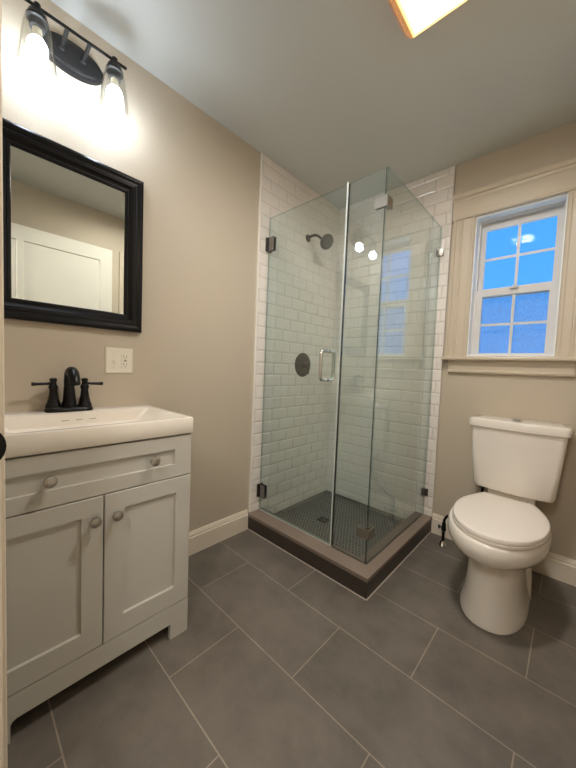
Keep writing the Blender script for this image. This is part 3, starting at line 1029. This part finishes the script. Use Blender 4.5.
# seat ring and closed lid, flat across the hinge
def lid_ring(z, d=0.0):
    """Half ellipse at the front, straight shoulders that narrow to the hinge at the back."""
    out = []
    n = 30
    for k in range(n + 1):
        a = math.pi * (1 + k / n)
        c, s = math.cos(a), math.sin(a)
        out.append((TXC + math.copysign(abs(c) ** (2 / 2.1), c) * (0.184 - d), -0.470 - abs(s) ** (2 / 2.05) * (0.288 - d), z))
    right = bez((0.184 - d, -0.470, 0), (0.184 - d, -0.375, 0), (0.160 - d, -0.320, 0), (0.118 - d, -0.222 - d, 0), 8)[1:]
    right += [(0.112 - d, -0.214 - d, 0), (0.100 - d, -0.212 - d, 0)]
    out += [(TXC + x, y, z) for x, y, _ in right]
    out += [(TXC - x, y, z) for x, y, _ in reversed(right)]
    return out


bm = new()
loft(bm, [lid_ring(0.4025, 0.004), lid_ring(0.4035, 0.0), lid_ring(0.414, 0.0), lid_ring(0.416, 0.003)]); build('seat', bm, M['seat'], to, smooth=True)
bm = new()
loft(bm, [lid_ring(0.4185, 0.004), lid_ring(0.4195, 0.001), lid_ring(0.430, 0.001), lid_ring(0.435, 0.004), lid_ring(0.4375, 0.012), lid_ring(0.4385, 0.030), lid_ring(0.4395, 0.085)]); ld = build('lid', bm, M['seat'], to, smooth=True)
for s in (-1, 1):
    bm = new(); box(bm, TXC + s * 0.078 - 0.022, TXC + s * 0.078 + 0.022, -0.236, -0.2125, 0.4030, 0.4180, 0.003); build('hinge', bm, M['seat'], to, smooth=True)


# tank: slightly bowed front, narrower at the bottom
def tank_ring(z, w, yf, bow, yb=-0.022, r=0.028, n=10):
    pts = []
    x0, x1 = TXC + 0.008 - w, TXC + 0.008 + w
    # back edge
    pts += [(x1, yb, z), (x0, yb, z)]
    # rounded corner and bowed front
    for k in range(n + 1):
        a = math.radians(90 * k / n)
        pts.append((x0 + r - r * math.cos(a), yf + r - r * math.sin(a), z))
    for k in range(1, 2 * n):
        t = k / (2 * n)
        x = x0 + r + (x1 - x0 - 2 * r) * t
        pts.append((x, yf - bow * math.sin(math.pi * t), z))
    for k in range(n + 1):
        a = math.radians(90 * k / n)
        pts.append((x1 - r + r * math.sin(a), yf + r - r * math.cos(a), z))
    return pts


bm = new()
loft(bm, [tank_ring(0.452, 0.155, -0.185, 0.014, r=0.03), tank_ring(0.457, 0.172, -0.196, 0.016, r=0.035), tank_ring(0.475, 0.180, -0.203, 0.018, r=0.038), tank_ring(0.60, 0.191, -0.207, 0.020), tank_ring(0.70, 0.199, -0.210, 0.020), tank_ring(0.792, 0.206, -0.212, 0.020)])
build('tank', bm, M['ceramic'], to, smooth=True)
bm = new()
loft(bm, [tank_ring(0.7925, 0.210, -0.216, 0.020, yb=-0.018), tank_ring(0.797, 0.216, -0.222, 0.021, yb=-0.015), tank_ring(0.826, 0.218, -0.225, 0.021, yb=-0.013), tank_ring(0.835, 0.215, -0.222, 0.021, yb=-0.015), tank_ring(0.839, 0.206, -0.213, 0.020, yb=-0.020), tank_ring(0.8405, 0.17, -0.18, 0.018, yb=-0.04)])
tl = build('tank_lid', bm, M['ceramic'], to, smooth=True)
bm = new()
lathe(bm, (TXC + 0.008, -0.165, 0.8402), (0, 0, 1), [(0, 0.025), (0.008, 0.025), (0.010, 0.022)], 28)
fb = build('flush_button', bm, M['chrome'], tl, smooth=True)
bm = new()
box(bm, TXC + 0.0072, TXC + 0.0088, -0.187, -0.143, 0.8498, 0.8508)
build('button_split', bm, M['slot'], fb)
# tank bolts and spud gasket between tank and bowl
bm = new(); box(bm, TXC - 0.10, TXC + 0.11, -0.17, -0.06, 0.400, 0.4535, 0.008); build('tank_mount', bm, M['ceramic'], to, smooth=True)
bm = new(); lathe(bm, (TXC - 0.135, -0.11, 0.425), (0, 0, 1), [(0, 0.016), (0.028, 0.016)], 14); build('supply_nut', bm, M['gap'], to, smooth=True)

# supply valve and hose
wv = thing('water_supply_valve', 'black water supply stub with chrome floor flange left of the toilet', 'valve', (0.992, -0.130, 0.0))
bm = new(); lathe(bm, (0.992, -0.130, 0.0005), (0, 0, 1), [(0, 0.026), (0.003, 0.026), (0.012, 0.020), (0.026, 0.013), (0.034, 0.010)], 22); build('floor_flange', bm, M['chrome'], wv, smooth=True)
bm = new(); tube(bm, [(0.992, -0.130, 0.004), (0.992, -0.130, 0.100)], 0.0085, 14); build('pipe', bm, M['bronze'], wv, smooth=True)
bm = new()
lathe(bm, (0.992, -0.130, 0.095), (0, 0, 1), [(0, 0.010), (0.004, 0.014), (0.020, 0.014), (0.026, 0.012), (0.046, 0.012), (0.050, 0.009), (0.060, 0.009)], 18)
vb = build('valve_body', bm, M['bronze'], wv, smooth=True)
bm = new(); tube(bm, [(0.992, -0.130, 0.118), (0.972, -0.137, 0.118)], 0.005, 10)
lathe(bm, (0.973, -0.137, 0.118), (-0.94, -0.33, 0), [(0, 0.008), (0.003, 0.013), (0.010, 0.013), (0.012, 0.008)], 14)
build('valve_knob', bm, M['bronze'], vb, smooth=True)
bm = new()
tube(bm, bez((0.992, -0.130, 0.152), (0.992, -0.125, 0.235), (1.10, -0.11, 0.20), (1.160, -0.11, 0.300), 12) + bez((1.160, -0.11, 0.300), (1.178, -0.11, 0.33), (TXC - 0.135, -0.11, 0.35), (TXC - 0.135, -0.11, 0.424), 8)[1:], 0.0075, 12)
build('hose', bm, M['bronze'], wv, smooth=True)
